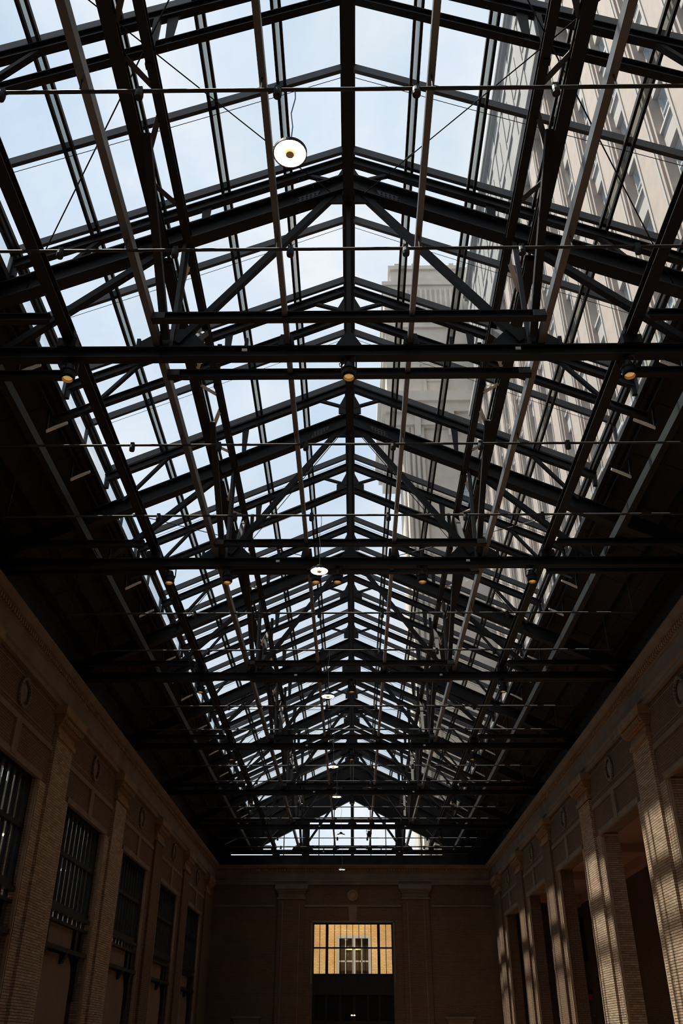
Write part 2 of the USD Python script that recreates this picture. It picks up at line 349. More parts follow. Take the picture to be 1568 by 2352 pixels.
# light court beyond the left-hand windows
wc = thing('wall_court', None, None, kind='structure')
MB().box((-14.3, NEAR, 0), (-14, 50, 10.7)).build('brick_face', M['tower_trim'], wc)
MB().box((-14.3, 50, 0), (-14, 80, 13.5)).build('brick_face', M['tower_trim'], wc)
for y in np.arange(26, 50, 2.1): MB().box((-14.3, y, 10.7), (-14, y+.7, 11.6)).build('merlon', M['tower_trim'], wc)
MB().box((-14.35, 20, 11.3), (-14.1, 50, 11.45)).build('rail', M['iron'], wc)
MB().box((-14, NEAR, -.2), (-9.1, 80, 0)).build('floor_court', M['floor'], kind='structure')

# ================================================================ BRICK PILASTERS
def capital(s, y, t, mat2):
    c = MB()
    for z0, z1, o, p in ((9.08, 9.2, .05, .06), (9.2, 9.46, .0, .0)):
        c.box((s*(XM-p), y-.8-o, z0), (s*XS, y+.8+o, z1))
    c.build('necking', M['stone2'], t)
    c = MB()     # flared echinus and abacus
    for k in range(5):
        o = .03 + .17 * math.sin(math.pi/2*(k+1)/5); c.box((s*(XM-o), y-.8-o, 9.44+.05*k), (s*XS, y+.8+o, 9.5+.05*k))
    for dy in np.arange(-.78, .8, .13): c.box((s*(XM-.2), y+dy-.035, 9.5), (s*(XM-.1), y+dy+.035, 9.68))
    c.build('echinus', M['stone2'], t)
    MB().box((s*(XM-.24), y-1.06, 9.7), (s*XS, y+1.06, 9.94)).build('abacus', M['stone2'], t)

def pilaster(s, k):
    y = PY[k]; n = k - 3
    w = ['nearest in full view', 'second in view', 'third in view', 'fourth in view', 'by the far corner', 'x'][min(n-1, 5)] if n > 0 else 'x'
    side = 'left' if s < 0 else 'right'
    look = 'beside the barred windows' if s < 0 else 'between the open bays'
    t = thing('brick_pilaster', 'brick pilaster %s, %s wall, %s' % (look, side, w), 'pilaster', (s*XS, y, 0), 'brick pilasters along the %s wall' % side)
    fine = n in (1, 2)
    mat = M['mortar'] if fine else M['wall_brick']
    o = .012 if fine else 0
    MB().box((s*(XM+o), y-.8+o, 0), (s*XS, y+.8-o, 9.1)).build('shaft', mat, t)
    for q in (-1, 1):
        MB().box((s*(XS-.004), min(y+q*1.385, y+q*1.43), 0), (s*(XS+.1), max(y+q*1.385, y+q*1.43), 7.75)).build('jamb_bead', BR[0], t)
        if fine: MB().box((s*(XS-.004), min(y+q*.8, y+q*1.36), 0), (s*(XS+.02), max(y+q*.8, y+q*1.36), 7.78)).build('flank', M['mortar'], t)
    if fine:
        H, J, dp = .0677, .0135, .02
        rest = [MB() for _ in BR]; cnt = 0
        lo = 2.0 if n == 1 else 1.4
        rows = np.arange(lo - 26*H, 9.05, H)
        for r, z in enumerate(rows):
            # face of the shaft
            cuts = [-.8, -.68] if r % 2 else [-.8]
            x = cuts[-1]
            while x < .8 - .2:
                x += .3; cuts.append(min(x, .8))
            if .8 - cuts[-1] > .02: cuts.append(.8)
            for a, c in zip(cuts[:-1], cuts[1:]):
                m = rng.choice(4, p=[.4, .28, .2, .12]); pr = .0015*rng.random()
                lo_, hi_ = (s*(XM-pr), y+a+(J/3 if a > -.8 else 0), z), (s*(XM+dp), y+c-(J/3 if c < .8 else 0), z+H-J)
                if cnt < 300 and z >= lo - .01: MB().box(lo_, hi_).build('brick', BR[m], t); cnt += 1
                else: rest[m].box(lo_, hi_)
            m = rng.integers(4)
            for q in (-1, 1):
                rest[rng.integers(4)].box((s*(XM+dp), min(y+q*.8, y+q*(.8-dp)), z), (s*(XS), max(y+q*.8, y+q*(.8-dp)), z+H-J))
            if z < 7.7:       # flank strips and jamb reveals
                for q in (-1, 1):
                    e = [.8, 1.08, 1.36] if r % 2 else [.8, .94, 1.22, 1.36]
                    for a, c in zip(e[:-1], e[1:]):
                        rest[rng.choice(4, p=[.4, .28, .2, .12])].box((s*(XS-.014), y+q*(a+J/4), z), (s*(XS+.01), y+q*(c-J/4), z+H-J))
                    q2 = XS+.1
                    e = [q2, q2+.25, XB] if r % 2 else [q2, q2+.12, q2+.37, XB]
                    for a, c in zip(e[:-1], e[1:]):
                        rest[rng.integers(4)].box((s*(a+J/4), min(y+q*1.4, y+q*1.41), z), (s*(c-J/4), max(y+q*1.4, y+q*1.41), z+H-J))
        for m, rb in zip(BR, rest):
            if rb.n: rb.build('brick_field', m, t, kind='stuff')
    capital(s, y, t, None)
    return t
for s in (-1, 1):
    for k in range(3, 9):
        if k == 3:
            t = thing('brick_pilaster', 'tan brick pilaster mostly outside the frame, closest of the %s wall' % SIDE[s], 'pilaster', (s*XS, PY[k], 0), 'brick pilasters along the %s wall' % SIDE[s])
            MB().box((s*XM, PY[k]-.8, 0), (s*XS, PY[k]+.8, 9.1)).build('shaft', M['wall_brick'], t); capital(s, PY[k], t, None)
        else: pilaster(s, k)

# ================================================================ LEFT WINDOWS
wn = 0
def left_window(i):
    global wn
    wn += 1
    a, b_ = PY[i]+1.4, PY[i+1]-1.4; X = -8.74
    w = thing('window_%d' % wn, 'dark iron window of tall narrow panes in left wall bay, %s from the camera' % ORD[wn-1], None, (X, (a+b_)/2, 5.01), kind='structure')
    f = MB(); f.box((X-.06, a, 5.01), (X+.06, a+.12, 7.8)); f.box((X-.06, b_-.12, 5.01), (X+.06, b_, 7.8)); f.box((X-.06, a, 7.68), (X+.06, b_, 7.8)); f.box((X-.06, a, 4.99), (X+.08, b_, 5.16)); f.box((X-.05, a, 6.43), (X+.07, b_, 6.55))
    f.build('window_frame', M['iron'], w)
    n = 10
    for k in range(1, n):
        y = a + (b_-a)*k/n
        wd = .055 if k in (2, 8) else .04
        MB().box((X-.045, y-wd, 5.01), (X+.05, y+wd, 7.75)).build('mullion', M['iron'], w)
    for k in range(n):
        y0, y1 = a+(b_-a)*k/n, a+(b_-a)*(k+1)/n
        for z0, z1 in ((5.16, 6.43), (6.55, 7.68)):
            MB().sweep([(X, y0, z0), (X, y1, z0), (X+.004*math.sin(k*2.1+z0), y1, z1), (X+.004*math.sin(k*2.1+z0), y0, z1)], (-.01, 0, 0)).build('pane', M['glass_old'], w)
    # balcony screen and blind panel below
    t = thing('iron_balcony', 'dark iron balcony screen over rounded plaster niche, left wall bay %s from the camera' % ORD[wn-1], 'balcony', (X, (a+b_)/2, 3.94), 'balconies under the left windows')
    f = MB(); f.box((X-.05, a, 4.91), (X+.16, b_, 5.01)); f.build('top_rail', M['iron'], t)
    MB().box((X-.05, a, 4.64), (X+.12, b_, 4.72)).build('lower_rail', M['iron'], t)
    for k in range(9):
        y = a+(b_-a)*(k+.5)/9; MB().box((X-.03, y-.07, 4.72), (X+.05, y+.07, 4.91)).build('baluster', M['iron'], t)
    MB().box((X-.1, a, 4.04), (X-.03, b_, 4.72)).build('panel', M['plaster'], t)
    for y in (a+.55, b_-1.0, b_-.35):
        MB().box((X-.03, y-.13, 4.04), (X+.08, y+.13, 4.66)).build('post', M['iron'], t)
    MB().box((X-.05, a, 3.92), (X+.2, b_, 4.04)).build('ledge', M['iron'], t)
    for y in (a+.4, (a+b_)/2+.2, b_-.5):
        MB().sweep([(X+.18, y-.12, 3.92), (X-.05, y-.12, 3.92), (X-.05, y-.12, 3.63), (X+.05, y-.12, 3.66)], (0, .24, 0)).build('bracket', M['iron'], t)
    # plaster niche with a round shoulder
    c0, c1, r = a+.1, b_-.75, .7
    arc = [(c1-r+r*math.cos(q), 3.89-r+r*math.sin(q)) for q in np.linspace(0, math.pi/2, 10)]
    arc2 = [(c0+r-r*math.sin(q), 3.89-r+r*math.cos(q)) for q in np.linspace(0, math.pi/2, 10)]
    MB().sweep([(X-.02, y, z) for y, z in [(c0, 0), (c1, 0)] + arc + arc2], (-.08, 0, 0)).build('niche', M['plaster'], t)
    MB().box((X-.14, a, 0), (X-.1, b_, 4.04)).build('backing', M['black'], t)
    MB().box((X-.02, b_-.6, 2.7), (X+.1, b_-.35, 3.94)).build('hanging_bracket', M['iron'], t)
for i in range(3, 8): left_window(i)

# ================================================================ FAR WINDOW AND WHAT STANDS BEYOND
Yw = FAR + .35
wn += 1
w = thing('window_%d' % wn, 'large lit window of tall panes high in the far wall', None, (0, Yw, 5.1), kind='structure')
f = MB()
for x0, x1 in ((-2.37, -2.31), (2.31, 2.37), (-1.62, -1.46), (1.46, 1.62)): f.box((x0, Yw-.07, 5.1), (x1, Yw+.07, 7.85))
f.box((-2.37, Yw-.07, 7.77), (2.37, Yw+.07, 7.85)); f.box((-2.37, Yw-.06, 6.46), (2.37, Yw+.06, 6.54)); f.box((-2.37, Yw-.07, 5.04), (2.37, Yw+.07, 5.14))
f.build('window_frame', M['iron'], w)
cols = [-2.34, -1.97, -1.6] + [-1.46 + 2.92*k/8 for k in range(9)] + [1.6, 1.97, 2.34]
for x in [-1.97, 1.97] + [-1.46 + 2.92*k/8 for k in range(1, 8)]: MB().box((x-.017, Yw-.04, 5.1), (x+.017, Yw+.04, 7.8)).build('mullion', M['iron'], w)
for x0, x1 in [(-2.31, -1.97), (-1.97, -1.62), (1.62, 1.97), (1.97, 2.31)] + [(-1.46+2.92*k/8, -1.46+2.92*(k+1)/8) for k in range(8)]:
    for z0, z1 in ((5.14, 6.46), (6.54, 7.77)):
        MB().box((x0, Yw-.004, z0), (x1, Yw+.004, z1)).build('pane', M['glass_clear'], w)
d = thing('door_1', 'dark glazed entrance screen under the far window', None, (0, Yw, 0), kind='structure')
MB().box((-2.37, Yw-.12, 4.05), (2.37, Yw+.1, 5.04)).build('spandrel', M['black'], d)
f = MB()
for x in (-2.37, -1.62, -.8, 0, .8, 1.46, 2.25): f.box((x, Yw-.08, 0), (x+.13, Yw+.06, 4.05))
f.box((-2.37, Yw-.09, 2.5), (2.37, Yw+.06, 2.75)); f.box((-2.37, Yw+.06, 0), (2.37, Yw+.1, 4.05)); f.build('door_frame', M['iron'], d)
for k in range(12): MB().box((-2.3+k*.385, Yw-.02, 0), (-2.3+k*.385+.37, Yw, 4.05)).build('pane', M['dark_glass'], d)
lt = thing('wall_lamp', 'pair of small amber lamps glowing low in the far entrance screen', 'lamp', (0.0, Yw-.15, 3.0))
for x in (-.07, .07): MB().lathe([(.001, -.03), (.05, -.02), (.055, .02), (.001, .04)], (x, Yw-.16, 3.02), 12).build('bulb', M['lamp_amber'], lt)
MB().box((-.16, Yw-.13, 2.95), (.16, Yw-.08, 3.08)).build('backplate', M['black'], lt)
# brick building beyond
BY = 66.0
bb = thing('brick_building', 'pale yellow brick building with a white sash window behind the far window', 'building', (0, BY, 0))
b = MB(); b.box((-6, BY, 0), (-1.1, BY+.5, 11)); b.box((1.22, BY, 0), (6, BY+.5, 11)); b.box((-1.1, BY, 7.95), (1.22, BY+.5, 11)); b.box((-1.1, BY, 0), (1.22, BY+.5, 4.3)); b.build('wall', M['far_brick'], bb)
wf_ = MB()
for x0, x1 in ((-1.1, -.92), (1.04, 1.22), (-.05, .17)): wf_.box((x0, BY-.03, 4.3), (x1, BY+.16, 7.95))
wf_.box((-1.12, BY-.04, 7.78), (1.24, BY+.17, 7.96)); wf_.box((-1.1, BY-.05, 4.2), (1.22, BY+.2, 4.36))
for x in (-.5, .6): wf_.box((x-.03, BY+.05, 4.3), (x+.03, BY+.14, 7.8))
wf_.box((-.95, BY+.05, 6.34), (1.05, BY+.15, 6.44)); wn_ = wf_.build('window', M['tower_white'], bb)
for x0, x1 in ((-.92, -.5), (-.5, -.05), (.17, .6), (.6, 1.04)):
    for z0, z1 in ((4.36, 6.34), (6.44, 7.78)): MB().box((x0, BY+.09, z0), (x1, BY+.1, z1)).build('pane', M['glass_clear'], wn_)
b = MB(); b.box((-1.3, BY+1.6, 4), (1.4, BY+1.7, 8.2)); b.box((-1.4, BY+.5, 4), (-1.3, BY+1.7, 8.2)); b.box((1.4, BY+.5, 4), (1.5, BY+1.7, 8.2)); b.box((-1.4, BY+.5, 8.1), (1.5, BY+1.7, 8.2)); b.build('room', M['plaster'], bb)
for x0, x1 in ((-.5, -.05), (.17, .52)): MB().box((x0, BY+1.2, 7.18), (x1, BY+1.25, 7.24)).build('light_tube', M['tube'], bb)
fan = MB()  # white arch shape stands in for a reflection in the window
ring = [(.06+.78*math.cos(q), 4.85+.66*math.sin(q)) for q in np.linspace(.06, math.pi-.06, 20)] + [(.06+.45*math.cos(q), 4.85+.28*math.sin(q)) for q in np.linspace(math.pi-.06, .06, 20)]
fan.sweep([(x, BY+.45, z) for x, z in ring], (0, .03, 0)).build('arch_reflection', M['tower_white'], bb)
# added, unseen strip lamp that brightens the brick building
ln = thing('added_lane_lamp', 'added unseen strip lamp over the lane behind the far window', 'lamp', (0, FAR+.6, 9.2))
MB().box((-4.2, FAR+.6, 9.22), (4.2, FAR+.8, 9.4)).build('housing', M['black'], ln)
rl = UsdLux.RectLight.Define(stage, '/World/added_lane_light'); rl.AddTranslateOp().Set((0, FAR+.83, 9.25)); rl.AddRotateXYZOp().Set((66, 0, 0))
rl.CreateWidthAttr(8.0); rl.CreateHeightAttr(.5); rl.CreateIntensityAttr(60); rl.CreateColorAttr((1, .78, .5))

# gable over the far wall -----------------------------------------
g = thing('gable_frame', 'dark steel gable with sky showing through its glazing above the far wall', 'gable', (0, FAR+.2, 11.04))
YG = FAR + .1
t_ = lambda x: 15.05 - .5*abs(x)
f = MB(); f.sweep([(x, YG, z) for x, z in ((-5.6, t_(5.6)), (0, t_(0)), (0, 17.5), (-6.2, 14.6), (-9.1, 12.5), (-9.1, 11.9), (-5.6, 11.9))], (0, .2, 0)); f.sweep([(x, YG, z) for x, z in ((5.6, t_(5.6)), (5.6, 11.9), (9.1, 11.9), (9.1, 12.5), (6.2, 14.6), (0, 17.5), (0, t_(0)))], (0, .2, 0))
f.build('gable_plate', M['steel'], g)
for x0, x1 in ((-3.15, -2.7), (2.7, 3.15)): MB().box((x0, YG-.1, 11.04), (x1, YG+.2, t_(2.7))).build('column', M['steel'], g)
MB().box((-.1, YG-.06, 11.04), (.1, YG+.14, t_(0))).build('column', M['steel'], g)
for x in (-4.9, -4.3, -2.1, -1.15, 1.15, 2.1, 4.3, 4.9): MB().box((x-.025, YG, 11.04), (x+.025, YG+.1, t_(x))).build('mullion', M['steel'], g)
for z in (12.15, 13.9): MB().box((-(15.05-z)/.5 if z > 12.3 else -5.6, YG, z), ((15.05-z)/.5 if z > 12.3 else 5.6, YG+.1, z+.06)).build('transom', M['steel'], g)
MB().box((-8.9, YG-.05, 11.04), (8.9, YG+.2, 11.66)).build('sill_beam', M['steel'], g)
for x0, x1 in ((-9.1, -7.6), (5.6, 9.1), (-5.0, -4.55)): MB().box((x0, YG+.02, 11.3), (x1, YG+.16, 11.95)).build('infill_panel', M['steel'], g)
for k in range(8):
    x0, x1 = -5.6+1.4*k, -5.6+1.4*(k+1)
    MB().sweep([(x0, YG+.05, 11.66), (x1, YG+.05, 11.66), (x1, YG+.05, max(t_(x1), 12.2)), (x0, YG+.05, max(t_(x0), 12.2))], (0, .01, 0)).build('pane', M['glass'], g)

# ================================================================ STEEL ROOF
def make_truss(y, label):
    t = thing('roof_truss', label, 'roof truss', (0, y, ZT), 'wide steel roof trusses')
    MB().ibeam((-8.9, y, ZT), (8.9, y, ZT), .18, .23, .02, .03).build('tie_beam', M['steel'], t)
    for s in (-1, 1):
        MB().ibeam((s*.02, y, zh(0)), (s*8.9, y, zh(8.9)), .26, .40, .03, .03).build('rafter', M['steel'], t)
        MB().bar((s*.28, y, 15.62), (s*2.95, y, 11.84), .125, .12, (0, 1, 0)).build('web_strut', M['steel'], t)
        MB().bar((s*3.25, y, zh(3.25)-.15), (s*5.85, y, 11.72), .12, .13, (0, 1, 0)).build('outer_strut', M['steel'], t)
        p = MB()
        for q in (-1, 1): p.angle((s*3.05+q*.02, y+q*.05, 11.7), (s*3.05+q*.02, y+q*.05, zh(3.05)-.1), .07, .014, (1, 0, 0))
        p.build('post', M['steel_mid'], t)
        MB().sweep([(s*x, y-.02, z) for x, z in ((2.35, 11.7), (3.7, 11.7), (3.6, 11.86), (3.2, 12.16), (2.75, 12.16))], (0, .04, 0)).build('gusset_plate', M['steel'], t)
        MB().sweep([(s*x, y-.045, z) for x, z in ((.62, zh(.62)-.16), (1.05, zh(1.05)-.17), (.95, zh(.95)+.05), (.55, zh(.55)+.06))], (0, .03, 0)).build('splice_plate', M['steel_mid'], t)
        bl = MB()
        for i in range(5):
            for j in range(3):
                bx, bz = .64+.08*i, zh(.64+.08*i)-.12+.065*j
                bl.box((s*bx-.014, y-.06, bz-.014), (s*bx+.014, y-.045, bz+.014))
        bl.build('bolt_group', M['black'], t, kind='stuff')
        MB().box((s*4.8-.16, y-.11, ZT+.115), (s*4.8+.16, y+.11, 11.9)).build('beam_seat', M['steel'], t)
        MB().sweep([(s*x, y-.1, z) for x, z in ((.92, ZT+.115), (1.2, ZT+.115), (1.16, 11.95), (.95, 11.95))], (0, .2, 0)).build('beam_seat', M['steel'], t)
        for x in (1.75, 3.6): MB().box((s*x-.03, y-.03, ZT+.11), (s*x+.03, y+.03, ZT+.34)).build('clip', M['black'], t)
    MB().sweep([(x, y-.05, z) for x, z in ((-.75, zh(.75)-.1), (-.45, 15.36), (.45, 15.36), (.75, zh(.75)-.1), (0, zh(0)+.1))], (0, .04, 0)).build('peak_plate', M['steel'], t)
    MB().bar((0, y+.02, 11.7), (0, y+.02, 15.5), .08, .08, (0, 1, 0)).build('king_post', M['steel'], t)
    MB().sweep([(x, y-.03, z) for x, z in ((-.26, 11.7), (.26, 11.7), (.06, 12.05), (-.06, 12.05))], (0, .05, 0)).build('post_foot', M['steel'], t)
    for x in (-1.76, 2.85): MB().box((x-.045, y-.105, ZT-.02), (x+.045, y-.088, ZT+.035)).build('tag_plate', M['grey_tag'], t)
    return t
tl = ['steel roof truss straight overhead, above the top of the frame', 'steel roof truss with three spotlights, its tie beam the first across the view', 'steel roof truss with six spotlights, its tie beam second from the camera']
tl += ['steel roof truss whose tie beam is %s from the camera' % ORD[i-1] for i in range(3, 7)] + ['steel roof truss standing closest to the far gable']
T0 = make_truss(TY[0], tl[0])
for y, l in zip(TY[1:], tl[1:]): copy_of(T0, 'roof_truss', l, (0, y, ZT))

def frame_knees(t, y, eave=True):
    for s in (-1, 1):
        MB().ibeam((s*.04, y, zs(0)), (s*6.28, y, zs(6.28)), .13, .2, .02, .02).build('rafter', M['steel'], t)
        MB().bar((s*.8, y, zs(.8)-.08), (s*.1, y, 16.3), .07, .08, (0, 1, 0)).build('knee_brace', M['steel'], t)
        MB().bar((s*4.75, y, zs(4.75)-.08), (s*5.75, y, zh(5.75)+.12), .07, .1, (0, 1, 0)).build('knee_brace', M['steel'], t)
        MB().bar((s*6.24, y, zs(6.24)-.05), (s*6.24, y, 13.75), .09, .09, (0, 1, 0)).build('stub_post', M['steel'], t)
        MB().sweep([(s*x, y-.02, z) for x, z in ((2.68, zs(2.68)-.08), (2.86, zs(2.86)-.08), (2.83, zh(2.83)+.2), (2.73, zh(2.73)+.2))], (0, .03, 0)).build('hanger_plate', M['steel'], t)
    MB().sweep([(x, y-.03, z) for x, z in ((-.3, 16.1), (.3, 16.1), (.3, 16.32), (0, 17.0), (-.3, 16.32))], (0, .05, 0)).build('ridge_plate', M['steel'], t)
SY = [3.95, 7.75, 11.49, 15.05, 18.69, 22.5, 26.29, 30.1, 33.9, 37.65, 41.35, 45.1, 48.85, 52.5, 56.1]
def make_frame(y, label):
    t = thing('skylight_rafter', label, 'rafter', (0, y, 13.7), 'paired light rafters under the skylight'); frame_knees(t, y); return t
fl = lambda i: 'light steel rafter pair with knee braces under the glass, %s from the camera' % ORD[i-1] if i else 'light steel rafter pair under the glass, overhead above the frame'
S0 = make_frame(SY[0], fl(0))
for i, y in enumerate(SY[1:]): copy_of(S0, 'skylight_rafter', fl(i+1), (0, y, 13.7))

def make_low(y, label):
    t = thing('midspan_rafter', label, 'rafter', (0, y, 13.0), 'slim rafters midway between trusses')
    for s in (-1, 1): MB().ibeam((s*.08, y, zl(.08)), (s*6.4, y, zl(6.4)), .12, .17, .016, .016).build('rafter', M['steel'], t)
    MB().sweep([(x, y-.02, z) for x, z in ((-.42, 16.0), (.42, 16.0), (.42, 16.32), (-.42, 16.32))], (0, .04, 0)).build('ridge_plate', M['steel'], t)
    return t
ll = lambda i: 'slim dark rafter pair ' + bay_name(i)
mids = SY[1::2]
L0 = make_low(mids[0], ll(0))
for i, y in enumerate(mids[1:]): copy_of(L0, 'midspan_rafter', ll(i+1), (0, y, 13.0))

def long_beam(name, label, x, z, w, h, mat, group, kind='box', y0=-4.0, y1=FAR):
    t = thing(name, label, 'beam', (x, y0, z), group)
    ys = [y0] + [y for y in TY if y > y0] + [y1]
    for a, b_ in zip(ys[:-1], ys[1:]):
        m = MB()
        (m.ibeam((x, a+.01, z), (x, b_-.01, z), w, h, .02, .02) if kind == 'i' else m.bar((x, a+.01, z), (x, b_-.01, z), w, h)).build('beam_length', mat, t)
    for y in ys[1:-1]: MB().box((x-w/2-.012, y-.16, z-.05), (x+w/2+.012, y+.16, z+.05)).build('joint_plate', M['steel'], t)
    return t
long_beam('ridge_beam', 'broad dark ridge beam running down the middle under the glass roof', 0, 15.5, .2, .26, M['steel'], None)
for s in (-1, 1):
    long_beam('longitudinal_beam', 'slim grey beam just %s of the ridge, running the length of the hall' % SIDE[s], s*1.04, 11.82, .085, .15, M['galv'], 'longitudinal beams over the ties')
    long_beam('longitudinal_beam', 'grey box beam with a light inner face, halfway out on the %s' % SIDE[s], s*3.26, 11.83, .11, .19, M['galv'], 'longitudinal beams over the ties')
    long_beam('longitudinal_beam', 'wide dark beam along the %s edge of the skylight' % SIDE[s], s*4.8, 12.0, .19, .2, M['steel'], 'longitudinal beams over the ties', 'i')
    long_beam('longitudinal_beam', 'outermost beam under the solid %s roof slope' % SIDE[s], s*6.32, 11.95, .15, .22, M['black'], 'longitudinal beams over the ties')

C0 = None
def make_cross(y, label):
    t = thing('cross_beam', label, 'beam', (0, y, 11.76), 'cross beams beside the tie beams')
    MB().ibeam((-3.22, y, 11.76), (3.22, y, 11.76), .12, .16, .018, .02).build('beam_length', M['steel'], t)
    for s in (-1, 1):
        MB().ibeam((s*4.9, y, 11.76), (s*8.85, y, 11.76), .12, .16, .018, .02).build('beam_length', M['steel'], t)
        MB().box((s*3.1-.1, y-.07, 11.70), (s*3.1+.1, y-.06, 11.82)).build('end_plate', M['steel_mid'], t)
    return t
for i, y in enumerate(TY):
    for q in (-1, 1):
        if i == 0: continue
        l = 'dark cross beam just %s the %s' % ('before' if q < 0 else 'behind', truss_name(i))
        yy = y + q*.71
        if C0 is None: C0 = make_cross(yy, l)
        else: copy_of(C0, 'cross_beam', l, (0, yy, 11.76))

for i in range(len(TY)-1):
    a, b_ = TY[i], TY[i+1]
    for s in (-1, 1):
        t = thing('lattice_girder', 'laced steel girder on the %s %s' % (SIDE[s], bay_name(i)), 'girder', (s*3.15, a, 13.9), 'laced girders between trusses')
        MB().ibeam((s*3.38, a+.14, 14.02), (s*3.38, b_-.14, 14.02), .21, .16).build('lower_chord', M['steel'], t)
        MB().ibeam((s*2.97, a+.14, 14.32), (s*2.97, b_-.14, 14.32), .15, .16).build('upper_chord', M['steel'], t)
        n = 6
        for k in range(n):
            y0, y1 = a+.4+(b_-a-.8)*k/n, a+.4+(b_-a-.8)*(k+1)/n
            p, q = ((3.3, 14.06), (3.02, 14.28)) if k % 2 else ((3.02, 14.28), (3.3, 14.06))
            MB().bar((s*p[0], y0, p[1]), (s*q[0], y0+.55*(y1-y0), q[1]), .09, .02, (0, 0, 1)).build('lacing', M['pale'] if i else M['steel_mid'], t)  # sunlit look of the flats is put into their colour
        MB().bar((s*3.12, b_-.1, 11.85), (s*3.2, b_-2.55, 13.98), .13, .13, (1, 0, 0)).build('sway_brace', M['steel'], t)
        MB().bar((s*2.85, a+.1, 11.85), (s*2.98, a+2.3, 14.25), .12, .12, (1, 0, 0)).build('sway_brace', M['steel'], t)
        MB().bar((s*3.0, (a+b_)/2+.25, 14.2), (s*3.0, (a+b_)/2+.25, 15.45), .1, .1, (0, 1, 0)).build('stub_post', M['steel'], t)

# thin rods crossing the roof plane in every other bay
for i in (0, 2, 4, 6):
    for s in (-1, 1):
        for q in (0, 1):
            y0, y1 = (TY[i+1], TY[i]) if q else (TY[i], TY[i+1])
            t = thing('tie_rod', 'thin rod on %s slope %s, high end %s' % (SIDE[s], bay_name(i), 'far' if q else 'near'), 'rod', (0, y0, zh(0)-.25), 'crossed bracing rods')
            MB().tube([(s*.2, y0, 15.55), (s*5.8, y1, zh(5.8)-.1)], .011, 6).build('rod', M['steel'], t)
            e = np.array([s*5.8, y1, zh(5.8)-.1]); d0 = np.array([s*.2, y0, 15.55])
            m_ = d0 + (e-d0)*.16; MB().tube([m_-norm(e-d0)*.12, m_+norm(e-d0)*.12], .022, 6).build('turnbuckle', M['steel_mid'], t)

# short struts along the skylight kerb, coloured pale to look sunlit
for i in range(len(TY)-1):
    for k in (1, 2, 3):
        y = TY[i] + (TY[i+1]-TY[i])*k/4
        if y < 6: continue
        for s in (-1, 1):
            t = thing('kerb_strut', '%s sunlit-coloured strut by %s skylight edge %s' % (ORD[k-1], SIDE[s], bay_name(i)), 'strut', (s*6.0, y, 13.0), 'sunlit-coloured struts along the skylight edges')
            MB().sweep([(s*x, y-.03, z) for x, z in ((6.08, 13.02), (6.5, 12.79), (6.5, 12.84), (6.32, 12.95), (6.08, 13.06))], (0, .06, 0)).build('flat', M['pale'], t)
            MB().bar((s*6.5, y, 12.80), (s*6.55, y, 13.45), .05, .05, (0, 1, 0)).build('upright', M['steel'], t)

# ================================================================ SKYLIGHT
PX = [0.06, 1.217, 2.43, 3.65, 4.87, 6.25]
for s in (-1, 1):
    t = thing('skylight', '%s slope of the glazed gable roof, panes between dark bars' % SIDE[s], 'skylight', (0, GB[0], 14.3), 'two glazed roof slopes')
    for y in GB:
        MB().bar((s*.02, y, zg(.02)), (s*6.32, y, zg(6.32)), .075, .17, (0, 0, 1)).build('glazing_bar', M['steel_mid'], t)
    for y in GB[:-1]:
        if y > 5: MB().tube([(s*.1, y+.1, zg(.1)-.13), (s*1.9, y+.1, zg(1.9)-.15), (s*4.1, y+.1, zg(4.1)-.15), (s*6.0, y+.1, zg(6)-.13)], .007, 4).build('cable', M['steel'], t)
    for x in PX[1:]:
        z = zg(x) - .13
        m = MB()
        for q in (-1, 1): m.bar((s*(x+q*.062), GB[0], z-SL*q*.062), (s*(x+q*.062), FAR, z-SL*q*.062), .05, .09)
        m.build('purlin', M['steel'], t)
        MB().bar((s*x, GB[0], z+.03), (s*x, FAR, z+.03), .075, .02).build('purlin_cover', M['cover'], t)
    for i in range(len(GB)-1):
        y0, y1 = GB[i]+.04, GB[i+1]-.04
        for j in range(5):
            x0, x1 = PX[j]+.02, PX[j+1]-.02
            ring = [(s*x0, y0, zg(x0)+.095), (s*x1, y0, zg(x1)+.095), (s*x1, y0, zg(x1)+.107), (s*x0, y0, zg(x0)+.107)]
            MB().sweep(ring, (0, y1-y0, 0)).build('pane', M['glass'] if (i*7+j*3) % 5 else M['glass2'], t)
    MB().bar((s*6.3, GB[0], 14.31), (s*6.3, FAR, 14.31), .09, .1).build('eave_rail', M['steel_mid'], t)
    MB().bar((s*6.32, GB[0], 13.68), (s*6.32, FAR, 13.68), .1, .14).build('kerb_sill', M['steel'], t)
    for y in GB: MB().box((s*6.28, y-.035, 13.7), (s*6.35, y+.035, 14.3)).build('kerb_post', M['steel_mid'], t)
    for i in range(len(GB)-1):
        MB().box((s*6.31, GB[i]+.05, 13.75), (s*6.322, GB[i+1]-.05, 14.26)).build('kerb_pane', M['glass2'], t)
MB().sweep([(-.14, GB[0], 17.34), (0, GB[0], 17.46), (.14, GB[0], 17.34), (.14, GB[0], 17.5), (0, GB[0], 17.56), (-.14, GB[0], 17.5)], (0, FAR-GB[0], 0)).build('ridge_cap', M['steel'], None, 'dark metal capping along the peak of the glass roof', 'ridge cap')

